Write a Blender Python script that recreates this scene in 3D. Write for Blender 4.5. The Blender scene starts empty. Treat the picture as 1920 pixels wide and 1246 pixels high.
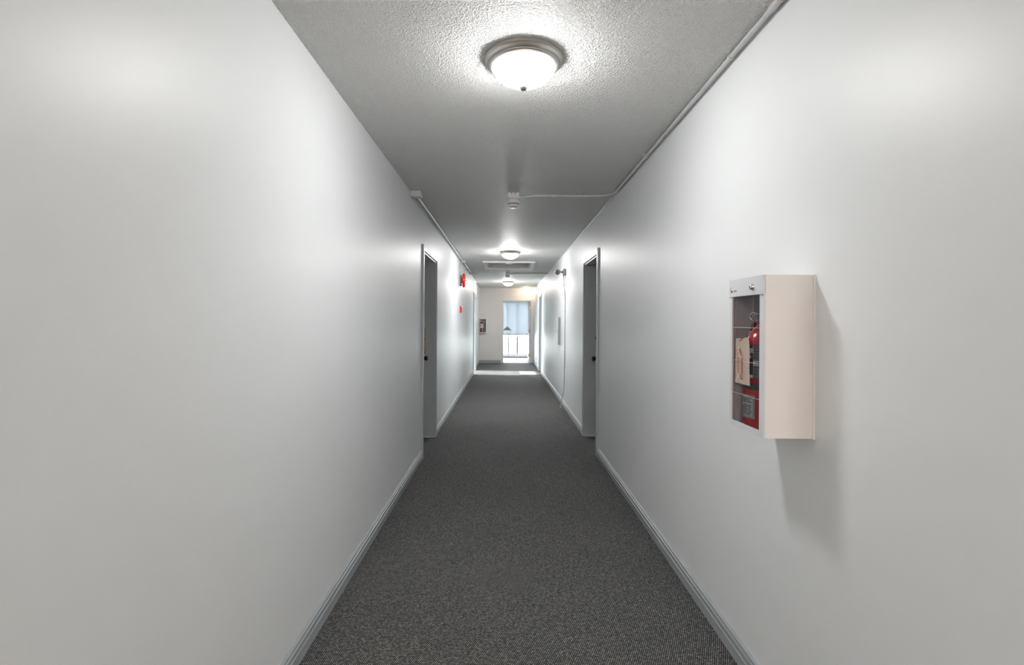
import bpy, bmesh, math, random
from mathutils import Matrix, Vector

random.seed(7)
PI = math.pi
scene = bpy.context.scene
C = scene.collection

# ------------------------------------------------------------------ camera
F_PX, VPX, VPY, ROLL = 980.0, 947.5, 603.0, 0.36
EYE = 1.341
cam_d = bpy.data.cameras.new('camera')
cam = bpy.data.objects.new('camera', cam_d)
C.objects.link(cam)
cam_d.sensor_fit = 'HORIZONTAL'
cam_d.sensor_width = 36.0
cam_d.lens = F_PX / 1920 * 36.0
cam_d.shift_x = (960 - VPX) / 1920
cam_d.shift_y = -(623 - VPY) / 1920
cam_d.clip_start = 0.02
cam_d.clip_end = 200
cam.matrix_world = Matrix.Translation((0, 0, EYE)) @ Matrix.Rotation(PI / 2, 4, 'X') @ Matrix.Rotation(math.radians(ROLL), 4, 'Z')
scene.camera = cam

# ------------------------------------------------------------------ world, sun, exposure
scene.view_settings.view_transform = 'Standard'
scene.view_settings.look = 'None'
scene.view_settings.exposure = 0.14
scene.view_settings.gamma = 1.0
scene.view_settings.use_curve_mapping = False
SKY = 24.0
world = bpy.data.worlds.new('sky')
scene.world = world
world.use_nodes = True
bg = world.node_tree.nodes['Background']
bg.inputs['Color'].default_value = (0.93, 0.965, 1.0, 1)
bg.inputs['Strength'].default_value = SKY

sun_d = bpy.data.lights.new('sun', 'SUN')
sun_d.energy = 38.0
sun_d.angle = math.radians(0.6)
sun_d.color = (1.0, 0.96, 0.90)
sun = bpy.data.objects.new('sun', sun_d)
C.objects.link(sun)
sun_dir = Vector((1.0, -0.10, -math.tan(math.radians(24))))     # direction the light travels
sun.rotation_euler = sun_dir.to_track_quat('-Z', 'Y').to_euler()
sun.location = (-6, 14, 6)

LAMP_L = 76.0          # radiance of the glowing glass bowls
WARM_FILL_L = 480.0          # warm fill from bowls added out of view behind the camera
JAR_L = 30.0

def portal(loc, sx, sz, rot):
    d = bpy.data.lights.new('window_portal', 'AREA')
    d.shape = 'RECTANGLE'
    d.size, d.size_y = sx, sz
    d.cycles.is_portal = True
    o = bpy.data.objects.new('window_portal', d)
    o.location = loc
    o.rotation_euler = rot
    C.objects.link(o)
portal((0.05, 19.95, 1.08), 2.5, 2.1, (-PI / 2, 0, 0))
portal((-3.75, 13.8, 1.03), 2.1, 2.6, (0, -PI / 2, 0))

# ------------------------------------------------------------------ dimensions of the corridor
XL, XR, XL2 = -0.811, 0.937, -0.846
CEIL = 2.44
Y0, Y1 = 0.25, 17.02
WT = 0.22

# ------------------------------------------------------------------ materials
MATS = {}
def new_mat(name):
    m = bpy.data.materials.new(name)
    m.use_nodes = True
    nt = m.node_tree
    b = nt.nodes['Principled BSDF']
    MATS[name] = m
    return m, nt, b

def N(nt, kind, **kw):
    n = nt.nodes.new(kind)
    for k, v in kw.items():
        setattr(n, k, v)
    return n

def M(name, col, rough=0.5, metal=0.0, spec=0.5, var=0.0, vscale=8.0, bump=None, coat=0.0, emit=None):
    """plain procedural paint / plastic / metal with slight tonal variation and relief"""
    m, nt, b = new_mat(name)
    b.inputs['Roughness'].default_value = rough
    b.inputs['Metallic'].default_value = metal
    b.inputs['Specular IOR Level'].default_value = spec
    b.inputs['Coat Weight'].default_value = coat
    tc = N(nt, 'ShaderNodeTexCoord')
    if var > 0:
        nz = N(nt, 'ShaderNodeTexNoise')
        nz.inputs['Scale'].default_value = vscale
        nz.inputs['Detail'].default_value = 3
        nt.links.new(tc.outputs['Object'], nz.inputs['Vector'])
        mx = N(nt, 'ShaderNodeMix', data_type='RGBA')
        mx.inputs[6].default_value = (*[c * (1 - var) for c in col], 1)
        mx.inputs[7].default_value = (*[min(1, c * (1 + var)) for c in col], 1)
        nt.links.new(nz.outputs['Fac'], mx.inputs[0])
        nt.links.new(mx.outputs[2], b.inputs['Base Color'])
    else:
        b.inputs['Base Color'].default_value = (*col, 1)
    if bump:
        sc, st, di = bump
        nb = N(nt, 'ShaderNodeTexNoise')
        nb.inputs['Scale'].default_value = sc
        nb.inputs['Detail'].default_value = 2
        nt.links.new(tc.outputs['Object'], nb.inputs['Vector'])
        bp = N(nt, 'ShaderNodeBump')
        bp.inputs['Strength'].default_value = st
        bp.inputs['Distance'].default_value = di
        nt.links.new(nb.outputs['Fac'], bp.inputs['Height'])
        nt.links.new(bp.outputs['Normal'], b.inputs['Normal'])
    if emit:
        b.inputs['Emission Color'].default_value = (*emit[0], 1)
        b.inputs['Emission Strength'].default_value = emit[1]
    return m

M('wall_paint', (0.855, 0.88, 0.895), 0.41, spec=0.5, var=0.012, vscale=2.5, bump=(160, 0.05, 0.002))
M('end_wall_paint', (0.78, 0.76, 0.735), 0.5, var=0.012, vscale=2.5, bump=(160, 0.05, 0.002))
M('base_paint', (0.37, 0.41, 0.43), 0.35, var=0.03)
M('casing_paint', (0.52, 0.56, 0.58), 0.38, var=0.03)
M('door_paint', (0.05, 0.058, 0.062), 0.45, var=0.05)
M('conduit_paint', (0.62, 0.63, 0.62), 0.35, var=0.03, vscale=30)
M('box_paint', (0.66, 0.64, 0.60), 0.4, var=0.03)
M('white_plastic', (0.76, 0.76, 0.75), 0.35, var=0.01)
M('white_trim', (0.76, 0.765, 0.77), 0.4, var=0.01)
M('hatch_paint', (0.66, 0.67, 0.61), 0.5, var=0.04)
M('nickel', (0.52, 0.50, 0.47), 0.32, metal=0.85, var=0.03)
M('chrome', (0.8, 0.8, 0.82), 0.12, metal=1.0)
M('steel', (0.55, 0.56, 0.57), 0.3, metal=1.0, var=0.05, vscale=40)
M('brass', (0.70, 0.44, 0.13), 0.25, metal=1.0, var=0.06)
M('bronze', (0.10, 0.07, 0.05), 0.25, metal=0.9, var=0.1)
M('black_plastic', (0.012, 0.013, 0.014), 0.4, var=0.05)
M('dark_slot', (0.02, 0.02, 0.02), 0.6, var=0.05)
M('bell_red', (0.75, 0.015, 0.012), 0.28, var=0.03)
M('cylinder_red', (0.36, 0.003, 0.007), 0.16, var=0.03, coat=0.5)
M('cabinet_paint_warmlit', (0.91, 0.865, 0.845), 0.38, var=0.01)  # brighter and creamier than the frame: warm light on the side painted in
M('cabinet_frame', (0.74, 0.76, 0.79), 0.35, var=0.01)
M('label_black', (0.012, 0.012, 0.012), 0.4, var=0.05)
M('label_grey', (0.16, 0.165, 0.165), 0.4, var=0.15, vscale=90)
M('label_silver', (0.34, 0.36, 0.36), 0.35, metal=0.3, var=0.1, vscale=120)
M('label_white', (0.75, 0.75, 0.74), 0.45, var=0.02)
M('label_dark', (0.035, 0.04, 0.04), 0.5, var=0.05)
M('tag_paper', (0.72, 0.62, 0.50), 0.7, var=0.04, vscale=40)
M('tag_red', (0.65, 0.07, 0.04), 0.7, var=0.1, vscale=60)
M('tag_orange', (0.72, 0.30, 0.10), 0.7, var=0.1, vscale=60)
M('logo_red', (0.65, 0.02, 0.05), 0.5, var=0.02)
M('logo_grey', (0.33, 0.33, 0.34), 0.5, var=0.02)
M('panel_grey', (0.30, 0.33, 0.33), 0.4, var=0.04)
M('head_olive', (0.30, 0.30, 0.19), 0.3, metal=0.3, var=0.1, vscale=40)
M('cable_grey', (0.42, 0.43, 0.43), 0.45, var=0.04)
M('lamp_shade', (0.45, 0.46, 0.48), 0.45, var=0.02)
M('room_floor', (0.085, 0.09, 0.097), 0.6, var=0.05, vscale=20, bump=(300, 0.1, 0.002))
M('room_paint', (0.72, 0.74, 0.76), 0.6, var=0.01)
M('window_frame', (0.66, 0.67, 0.70), 0.4, var=0.02)
M('paving', (0.26, 0.27, 0.25), 0.8, var=0.1, vscale=1.5)
M('lens_dark', (0.14, 0.13, 0.17), 0.12, metal=0.6, var=0.05)
M('interior_shade_grey', (0.55, 0.56, 0.60), 0.45, var=0.03)  # shade inside the cabinet put into a greyer tone
M('caulk', (0.72, 0.73, 0.73), 0.5, var=0.03)

def glow(name, col, strength):
    m, nt, b = new_mat(name)
    b.inputs['Base Color'].default_value = (0.8, 0.8, 0.8, 1)
    b.inputs['Roughness'].default_value = 0.2
    b.inputs['Emission Strength'].default_value = strength
    tc = N(nt, 'ShaderNodeTexCoord')           # faint alabaster veining in the glass
    nz = N(nt, 'ShaderNodeTexNoise')
    nz.inputs['Scale'].default_value = 14
    nz.inputs['Distortion'].default_value = 2.0
    nt.links.new(tc.outputs['Object'], nz.inputs['Vector'])
    mx = N(nt, 'ShaderNodeMix', data_type='RGBA')
    mx.inputs[6].default_value = (*[c * 0.94 for c in col], 1)
    mx.inputs[7].default_value = (*col, 1)
    nt.links.new(nz.outputs['Fac'], mx.inputs[0])
    nt.links.new(mx.outputs[2], b.inputs['Emission Color'])
    return m
glow('bowl_glass', (1.0, 0.985, 0.965), LAMP_L)
glow('bowl_glass_bright', (1.0, 0.985, 0.965), LAMP_L * 1.9)
glow('bowl_glass_warm_fill', (1.0, 0.90, 0.82), WARM_FILL_L)
glow('jar_glass', (1.0, 0.72, 0.48), JAR_L)

def clear_glass(name, tint=(1, 1, 1), f=1.0):
    m, nt, b = new_mat(name)
    nt.nodes.remove(b)
    out = nt.nodes['Material Output']
    tr = N(nt, 'ShaderNodeBsdfTransparent')
    tr.inputs['Color'].default_value = (*tint, 1)
    gl = N(nt, 'ShaderNodeBsdfGlossy')
    gl.inputs['Roughness'].default_value = 0.03
    lw = N(nt, 'ShaderNodeLayerWeight')           # Schlick reflectance, same from both sides of the sheet
    p5 = N(nt, 'ShaderNodeMath', operation='POWER')
    p5.inputs[1].default_value = 5.0
    lw.inputs['Blend'].default_value = 0.5
    nt.links.new(lw.outputs['Facing'], p5.inputs[0])
    fr = N(nt, 'ShaderNodeMath', operation='MULTIPLY_ADD')
    fr.inputs[1].default_value = 0.96 * f
    fr.inputs[2].default_value = 0.025 * f
    nt.links.new(p5.outputs[0], fr.inputs[0])
    mx = N(nt, 'ShaderNodeMixShader')
    nt.links.new(fr.outputs[0], mx.inputs[0])
    nt.links.new(tr.outputs[0], mx.inputs[1])
    nt.links.new(gl.outputs[0], mx.inputs[2])
    nt.links.new(mx.outputs[0], out.inputs['Surface'])
clear_glass('pane_glass', (0.90, 0.92, 0.92))
clear_glass('acrylic', (0.96, 0.95, 0.96), 0.6)

def blind_fabric():
    m, nt, b = new_mat('blind_fabric')
    b.inputs['Base Color'].default_value = (0.68, 0.70, 0.73, 1)
    b.inputs['Roughness'].default_value = 0.8
    out = nt.nodes['Material Output']
    tl = N(nt, 'ShaderNodeBsdfTranslucent')
    tl.inputs['Color'].default_value = (0.66, 0.69, 0.73, 1)
    mx = N(nt, 'ShaderNodeMixShader')
    mx.inputs[0].default_value = 0.30
    nt.links.new(b.outputs[0], mx.inputs[1])
    nt.links.new(tl.outputs[0], mx.inputs[2])
    nt.links.new(mx.outputs[0], out.inputs['Surface'])
blind_fabric()

def ceiling_mat():
    m, nt, b = new_mat('stipple')
    b.inputs['Base Color'].default_value = (0.92, 0.92, 0.905, 1)
    b.inputs['Roughness'].default_value = 0.52
    b.inputs['Specular IOR Level'].default_value = 0.4
    tc = N(nt, 'ShaderNodeTexCoord')
    n1 = N(nt, 'ShaderNodeTexNoise')
    n1.inputs['Scale'].default_value = 125
    n1.inputs['Detail'].default_value = 1.5
    n1.inputs['Distortion'].default_value = 0.6
    nt.links.new(tc.outputs['Object'], n1.inputs['Vector'])
    v = N(nt, 'ShaderNodeTexVoronoi')
    v.inputs['Scale'].default_value = 100
    nt.links.new(tc.outputs['Object'], v.inputs['Vector'])
    r = N(nt, 'ShaderNodeMapRange')
    r.inputs['From Min'].default_value = 0.42
    r.inputs['From Max'].default_value = 0.68
    nt.links.new(n1.outputs['Fac'], r.inputs['Value'])
    vm = N(nt, 'ShaderNodeMath', operation='MULTIPLY_ADD')
    vm.inputs[1].default_value = -0.5
    nt.links.new(v.outputs['Distance'], vm.inputs[0])
    nt.links.new(r.outputs[0], vm.inputs[2])
    n2 = N(nt, 'ShaderNodeTexNoise')
    n2.inputs['Scale'].default_value = 58
    n2.inputs['Detail'].default_value = 2
    nt.links.new(tc.outputs['Object'], n2.inputs['Vector'])
    v2 = N(nt, 'ShaderNodeMath', operation='MULTIPLY_ADD')
    v2.inputs[1].default_value = 1.1
    nt.links.new(n2.outputs['Fac'], v2.inputs[0])
    nt.links.new(vm.outputs[0], v2.inputs[2])
    vm = v2
    bp = N(nt, 'ShaderNodeBump')
    bp.inputs['Strength'].default_value = 1.0
    bp.inputs['Distance'].default_value = 0.0072
    nt.links.new(vm.outputs[0], bp.inputs['Height'])
    nt.links.new(bp.outputs['Normal'], b.inputs['Normal'])
ceiling_mat()

def carpet_mat():
    """loop-pile carpet: rows of little loops, staggered from row to row, each with its own tone"""
    m, nt, b = new_mat('carpet')
    L = nt.links.new
    b.inputs['Roughness'].default_value = 0.8
    b.inputs['Specular IOR Level'].default_value = 0.35
    tc = N(nt, 'ShaderNodeTexCoord')
    sp = N(nt, 'ShaderNodeSeparateXYZ')
    L(tc.outputs['Object'], sp.inputs[0])
    def math1(op, a, bb=None, c=None):
        n = N(nt, 'ShaderNodeMath', operation=op)
        for i, v in enumerate((a, bb, c)):
            if v is None: continue
            if isinstance(v, (int, float)): n.inputs[i].default_value = v
            else: L(v, n.inputs[i])
        return n.outputs[0]
    v = math1('MULTIPLY', sp.outputs['Y'], 1 / 0.0072)
    row = math1('FLOOR', v)
    u0 = math1('MULTIPLY', sp.outputs['X'], 1 / 0.0086)
    u = math1('MULTIPLY_ADD', row, -0.36, u0)
    fu = math1('FRACT', u)
    fv = math1('FRACT', v)
    cu = math1('FLOOR', u)
    su = math1('SINE', math1('MULTIPLY', fu, PI))
    sv = math1('SINE', math1('MULTIPLY', fv, PI))
    h = math1('MULTIPLY', su, math1('POWER', sv, 0.6))
    cmb = N(nt, 'ShaderNodeCombineXYZ')
    L(cu, cmb.inputs[0]); L(row, cmb.inputs[1])
    wn = N(nt, 'ShaderNodeTexWhiteNoise', noise_dimensions='2D')
    L(cmb.outputs[0], wn.inputs['Vector'])
    rp = N(nt, 'ShaderNodeValToRGB')
    e = rp.color_ramp.elements
    e[0].position = 0.0; e[0].color = (0.17, 0.195, 0.20, 1)
    e[1].position = 1.0; e[1].color = (0.60, 0.515, 0.44, 1)
    x = e.new(0.45); x.color = (0.32, 0.335, 0.335, 1)
    x = e.new(0.8); x.color = (0.47, 0.455, 0.43, 1)
    L(wn.outputs['Value'], rp.inputs[0])
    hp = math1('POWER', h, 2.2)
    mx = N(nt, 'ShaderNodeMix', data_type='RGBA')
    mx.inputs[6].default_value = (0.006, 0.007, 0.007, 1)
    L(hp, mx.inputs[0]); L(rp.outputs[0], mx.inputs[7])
    nz = N(nt, 'ShaderNodeTexNoise')
    nz.inputs['Scale'].default_value = 1.3
    nz.inputs['Detail'].default_value = 4
    L(tc.outputs['Object'], nz.inputs['Vector'])
    rr = N(nt, 'ShaderNodeMapRange')
    rr.inputs['To Min'].default_value = 0.8
    rr.inputs['To Max'].default_value = 1.15
    L(nz.outputs['Fac'], rr.inputs['Value'])
    ng = N(nt, 'ShaderNodeTexNoise')
    ng.inputs['Scale'].default_value = 75
    ng.inputs['Detail'].default_value = 3
    ng.inputs['Roughness'].default_value = 0.7
    L(tc.outputs['Object'], ng.inputs['Vector'])
    rg = N(nt, 'ShaderNodeMapRange')
    rg.inputs['From Min'].default_value = 0.3
    rg.inputs['From Max'].default_value = 0.7
    rg.inputs['To Min'].default_value = 0.35
    rg.inputs['To Max'].default_value = 1.65
    L(ng.outputs['Fac'], rg.inputs['Value'])
    gv = math1('MULTIPLY', rr.outputs[0], rg.outputs[0])
    mm = N(nt, 'ShaderNodeMix', data_type='RGBA', blend_type='MULTIPLY')
    mm.inputs[0].default_value = 1.0
    L(mx.outputs[2], mm.inputs[6]); L(gv, mm.inputs[7])
    L(mm.outputs[2], b.inputs['Base Color'])
    bp = N(nt, 'ShaderNodeBump')
    bp.inputs['Strength'].default_value = 0.5
    bp.inputs['Distance'].default_value = 0.002
    L(h, bp.inputs['Height'])
    L(bp.outputs['Normal'], b.inputs['Normal'])
carpet_mat()

def mat_check():
    m, nt, b = new_mat('woven_mat')
    b.inputs['Roughness'].default_value = 0.9
    tc = N(nt, 'ShaderNodeTexCoord')
    ck = N(nt, 'ShaderNodeTexChecker')
    ck.inputs['Scale'].default_value = 22
    ck.inputs['Color1'].default_value = (0.34, 0.32, 0.315, 1)
    ck.inputs['Color2'].default_value = (0.15, 0.14, 0.14, 1)
    nt.links.new(tc.outputs['Object'], ck.inputs['Vector'])
    nt.links.new(ck.outputs['Color'], b.inputs['Base Color'])
mat_check()

# ------------------------------------------------------------------ mesh helpers
class MB:
    """collects geometry in world coordinates; build() links it as ONE mesh object"""
    def __init__(s):
        s.bm = bmesh.new()
    def box(s, a, b, bev=0.0):
        x0, x1 = sorted((a[0], b[0])); y0, y1 = sorted((a[1], b[1])); z0, z1 = sorted((a[2], b[2]))
        t = bmesh.new()
        vs = [t.verts.new(p) for p in ((x0,y0,z0),(x1,y0,z0),(x1,y1,z0),(x0,y1,z0),(x0,y0,z1),(x1,y0,z1),(x1,y1,z1),(x0,y1,z1))]
        for f in ((3,2,1,0),(4,5,6,7),(0,1,5,4),(1,2,6,5),(2,3,7,6),(3,0,4,7)):
            t.faces.new([vs[i] for i in f])
        if bev > 0:
            bmesh.ops.bevel(t, geom=list(t.edges), offset=bev, segments=2, profile=0.5, affect='EDGES')
        s.merge(t)
        return s
    def merge(s, t, mtx=None):
        if mtx is not None:
            bmesh.ops.transform(t, matrix=mtx, verts=list(t.verts))
        me = bpy.data.meshes.new('tmp')
        t.to_mesh(me); t.free()
        s.bm.from_mesh(me)
        bpy.data.meshes.remove(me)
    def tube(s, pts, r, n=10, cap=True):
        pts = [Vector(p) for p in pts]
        rings = []
        up = None
        for i, p in enumerate(pts):
            if i == 0: d = pts[1] - pts[0]
            elif i == len(pts) - 1: d = pts[-1] - pts[-2]
            else: d = (pts[i+1] - p).normalized() + (p - pts[i-1]).normalized()
            d.normalize()
            if up is None:
                up = Vector((0, 0, 1)) if abs(d.z) < 0.9 else Vector((1, 0, 0))
            a = d.cross(up)
            if a.length < 1e-6: a = d.cross(Vector((0, 1, 0)))
            a.normalize()
            bb = a.cross(d).normalized()
            up = bb
            rr = r[i] if isinstance(r, (list, tuple)) else r
            rings.append([s.bm.verts.new(p + a * math.cos(2*PI*k/n) * rr + bb * math.sin(2*PI*k/n) * rr) for k in range(n)])
        for i in range(len(rings) - 1):
            for k in range(n):
                s.bm.faces.new((rings[i][k], rings[i][(k+1) % n], rings[i+1][(k+1) % n], rings[i+1][k]))
        if cap:
            s.bm.faces.new(rings[0][::-1]); s.bm.faces.new(rings[-1])
        return s
    def lathe(s, prof, n=32, origin=(0,0,0), axis='Z', a0=0.0, a1=2*PI, cap=False):
        """profile of (radius, height) turned about the axis through origin"""
        o = Vector(origin)
        full = abs(a1 - a0 - 2*PI) < 1e-6
        cnt = n if full else n + 1
        def P(r, h, a):
            c, d = r * math.cos(a), r * math.sin(a)
            if axis == 'Z': return o + Vector((c, d, h))
            if axis == 'X': return o + Vector((h, c, d))
            return o + Vector((c, h, d))
        rings = []
        for r, h in prof:
            if r < 1e-6:
                rings.append([s.bm.verts.new(P(0, h, 0))])
            else:
                rings.append([s.bm.verts.new(P(r, h, a0 + (a1 - a0) * k / n)) for k in range(cnt)])
        for i in range(len(rings) - 1):
            A, B = rings[i], rings[i+1]
            for k in range(n):
                k2 = (k + 1) % cnt
                if len(A) == 1 and len(B) == 1: continue
                if len(A) == 1: s.bm.faces.new((A[0], B[k2], B[k]))
                elif len(B) == 1: s.bm.faces.new((A[k], A[k2], B[0]))
                else: s.bm.faces.new((A[k], A[k2], B[k2], B[k]))
        return s
    def prism(s, poly, axis, h0, h1):
        """2-D outline extruded along an axis: X -> (y,z), Y -> (x,z), Z -> (x,y)"""
        def P(a, b, h):
            return {'X': (h, a, b), 'Y': (a, h, b), 'Z': (a, b, h)}[axis]
        A = [s.bm.verts.new(P(a, b, h0)) for a, b in poly]
        B = [s.bm.verts.new(P(a, b, h1)) for a, b in poly]
        n = len(poly)
        s.bm.faces.new(A[::-1]); s.bm.faces.new(B)
        for i in range(n):
            s.bm.faces.new((A[i], A[(i+1) % n], B[(i+1) % n], B[i]))
        return s
    def torus(s, o, R, r, normal, n=24, m=8):
        q = Vector(normal).to_track_quat('Z', 'Y')
        rings = []
        for i in range(n):
            a = 2*PI*i/n
            rings.append([s.bm.verts.new(Vector(o) + q @ Vector(((R + r*math.cos(2*PI*k/m))*math.cos(a), (R + r*math.cos(2*PI*k/m))*math.sin(a), r*math.sin(2*PI*k/m)))) for k in range(m)])
        for i in range(n):
            for k in range(m):
                s.bm.faces.new((rings[i][k], rings[(i+1)%n][k], rings[(i+1)%n][(k+1)%m], rings[i][(k+1)%m]))
        return s
    def build(s, name, mat, parent=None, smooth=False, origin=None, label=None):
        bmesh.ops.recalc_face_normals(s.bm, faces=list(s.bm.faces))
        off = Vector((0, 0, 0))
        if origin is not None: off = Vector(origin)
        if parent is not None: off = WORLD[parent.name]
        bmesh.ops.translate(s.bm, vec=-off, verts=list(s.bm.verts))
        me = bpy.data.meshes.new(name)
        if smooth:
            for f in s.bm.faces: f.smooth = True
            for e in s.bm.edges:
                if len(e.link_faces) == 2 and e.calc_face_angle(0) > math.radians(38): e.smooth = False
        s.bm.to_mesh(me); s.bm.free()
        me.materials.append(MATS[mat])
        o = bpy.data.objects.new(name, me)
        C.objects.link(o)
        WORLD[o.name] = off.copy()
        if parent is not None: o.parent = parent
        elif origin is not None: o.location = off
        if label: o['label'] = label
        if name in FINE_PRINT: o['kind'] = 'stuff'
        return o

FINE_PRINT = {'print_lines', 'red_print', 'orange_print', 'pale_figures', 'barcode', 'white_marks', 'lettering'}
WORLD = {}
def tag(o, label, cat, group=None):
    o['label'] = label; o['category'] = cat
    if group: o['group'] = group
    return o
def thing(name, label, cat, loc, group=None):
    o = bpy.data.objects.new(name, None)
    C.objects.link(o)
    o.empty_display_size = 0.05
    o.location = loc
    WORLD[o.name] = Vector(loc)
    if label: tag(o, label, cat, group)
    return o
def structure(o, label=None):
    o['kind'] = 'structure'
    if label: o['label'] = label
    return o
def copy_tree(o, parent=None, loc=None, swap=None):
    c = o.copy()
    C.objects.link(c)
    c.parent = parent
    if loc is not None: c.location = loc
    WORLD[c.name] = Vector(c.location) if parent is None else WORLD[parent.name]
    if swap and c.type == 'MESH' and c.data.materials and c.data.materials[0].name in swap:
        c.data = c.data.copy()
        c.data.materials[0] = MATS[swap[c.data.materials[0].name]]
    for ch in list(o.children):
        copy_tree(ch, c, None, swap)
    return c
def text_bm(body, size, depth=0.0004):
    cu = bpy.data.curves.new('txt', 'FONT')
    cu.body = body; cu.size = size; cu.extrude = depth
    cu.resolution_u = 3
    ob = bpy.data.objects.new('txt', cu)
    C.objects.link(ob)
    dg = bpy.context.evaluated_depsgraph_get()
    me = bpy.data.meshes.new_from_object(ob.evaluated_get(dg))
    t = bmesh.new(); t.from_mesh(me)
    bpy.data.objects.remove(ob); bpy.data.curves.remove(cu); bpy.data.meshes.remove(me)
    return t

# ------------------------------------------------------------------ the corridor shell
# openings in the side walls: (near y, far y) of the clear opening, height 2.03
DH = 2.03
L_OPEN = [(5.12, 6.06), (13.28, 14.40)]
R_OPEN = [(5.29, 6.17), (13.52, 14.40)]
def side_wall(name, x_in, x_out, spans, opens, mat='wall_paint'):
    mb = MB()
    y = spans[0]
    for a, b in opens:
        mb.box((x_in, y, 0), (x_out, a, CEIL))
        mb.box((x_in, a, DH), (x_out, b, CEIL))
        y = b
    mb.box((x_in, y, 0), (x_out, spans[1], CEIL))
    return structure(mb.build(name, mat))
side_wall('wall_left', XL, XL - WT, (Y0, 14.47), L_OPEN)
structure(MB().box((XL2, 14.47, 0), (XL - WT, Y1, CEIL)).build('wall_left', 'wall_paint'))
side_wall('wall_right', XR, XR + WT, (Y0, Y1), R_OPEN)
# unseen lobby added for warm fill light; the corridor opens off its front wall
LBX, LBY = 2.4, -4.2
mb = MB()
mb.box((-LBX, Y0, 0), (XL - WT, Y0 + 0.15, CEIL)); mb.box((XR + WT, Y0, 0), (LBX, Y0 + 0.15, CEIL))
structure(mb.build('wall_added_lobby_front', 'end_wall_paint'))
structure(MB().box((-LBX, LBY - 0.15, 0), (LBX, LBY, CEIL)).build('wall_back', 'end_wall_paint'))
structure(MB().box((-LBX - 0.15, LBY - 0.15, 0), (-LBX, Y0 + 0.15, CEIL)).build('wall_added_lobby_left', 'end_wall_paint'))
structure(MB().box((LBX, LBY - 0.15, 0), (LBX + 0.15, Y0 + 0.15, CEIL)).build('wall_added_lobby_right', 'end_wall_paint'))
structure(MB().box((-LBX, LBY, -0.06), (LBX, Y0, 0)).build('floor', 'carpet'))
structure(MB().box((-LBX - 0.15, LBY - 0.15, CEIL), (LBX + 0.15, Y0, CEIL + 0.14)).build('ceiling', 'stipple'))

# end wall with the open doorway
EX0, EX1 = -0.078, 0.842
mb = MB()
mb.box((-2.2, Y1, 0), (EX0, Y1 + 0.13, CEIL))
mb.box((EX1, Y1, 0), (2.2, Y1 + 0.13, CEIL))
mb.box((EX0, Y1, DH), (EX1, Y1 + 0.13, CEIL))
structure(mb.build('wall_far', 'end_wall_paint'))

# floor: carpet through the corridor and the door recesses
structure(MB().box((XL - WT, Y0, -0.06), (XR + WT, Y1 + 0.02, 0)).build('floor', 'carpet'))

# ceiling with the hatch opening left free
HX0, HX1, HY0, HY1 = -0.372, 0.490, 9.53, 10.71
mb = MB()
mb.box((XL - WT, Y0, CEIL), (XR + WT, HY0, CEIL + 0.14))
mb.box((XL - WT, HY1, CEIL), (XR + WT, Y1 + 0.13, CEIL + 0.14))
mb.box((XL - WT, HY0, CEIL), (HX0, HY1, CEIL + 0.14))
mb.box((HX1, HY0, CEIL), (XR + WT, HY1, CEIL + 0.14))
structure(mb.build('ceiling', 'stipple'))

# thin painted bead where right wall meets ceiling, and along the left
structure(MB().tube([(XR - 0.002, 4.62, CEIL - 0.002), (XR - 0.002, Y1, CEIL - 0.002)], 0.006, 6).build('trim_1', 'caulk'))

# baseboards: moulded profile (out from wall, height)
BP = [(0, 0), (0.015, 0), (0.015, 0.044), (0.0105, 0.047), (0.0105, 0.052), (0.0145, 0.055), (0.0145, 0.071),
      (0.009, 0.074), (0.009, 0.079), (0.0125, 0.082), (0.0125, 0.087), (0.004, 0.093), (0, 0.093)]
def baseboard(name, wall_x, sgn, ya, yb):
    return structure(MB().prism([(wall_x + sgn * t, z) for t, z in BP], 'Y', ya, yb).build(name, 'base_paint'))
baseboard('baseboard_left', XL, 1, Y0, 5.06)
baseboard('baseboard_left', XL, 1, 6.12, 13.22)
baseboard('baseboard_left', XL2, 1, 14.47, Y1)
baseboard('baseboard_right', XR, -1, Y0, 5.23)
baseboard('baseboard_right', XR, -1, 6.23, 13.46)
baseboard('baseboard_right', XR, -1, 14.46, Y1)
structure(MB().prism([(Y1 - t, z) for t, z in BP], 'X', XL2, EX0 - 0.06).build('baseboard_far', 'base_paint'))
structure(MB().prism([(Y1 - t, z) for t, z in BP], 'X', EX1 + 0.06, XR).build('baseboard_far', 'base_paint'))

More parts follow.
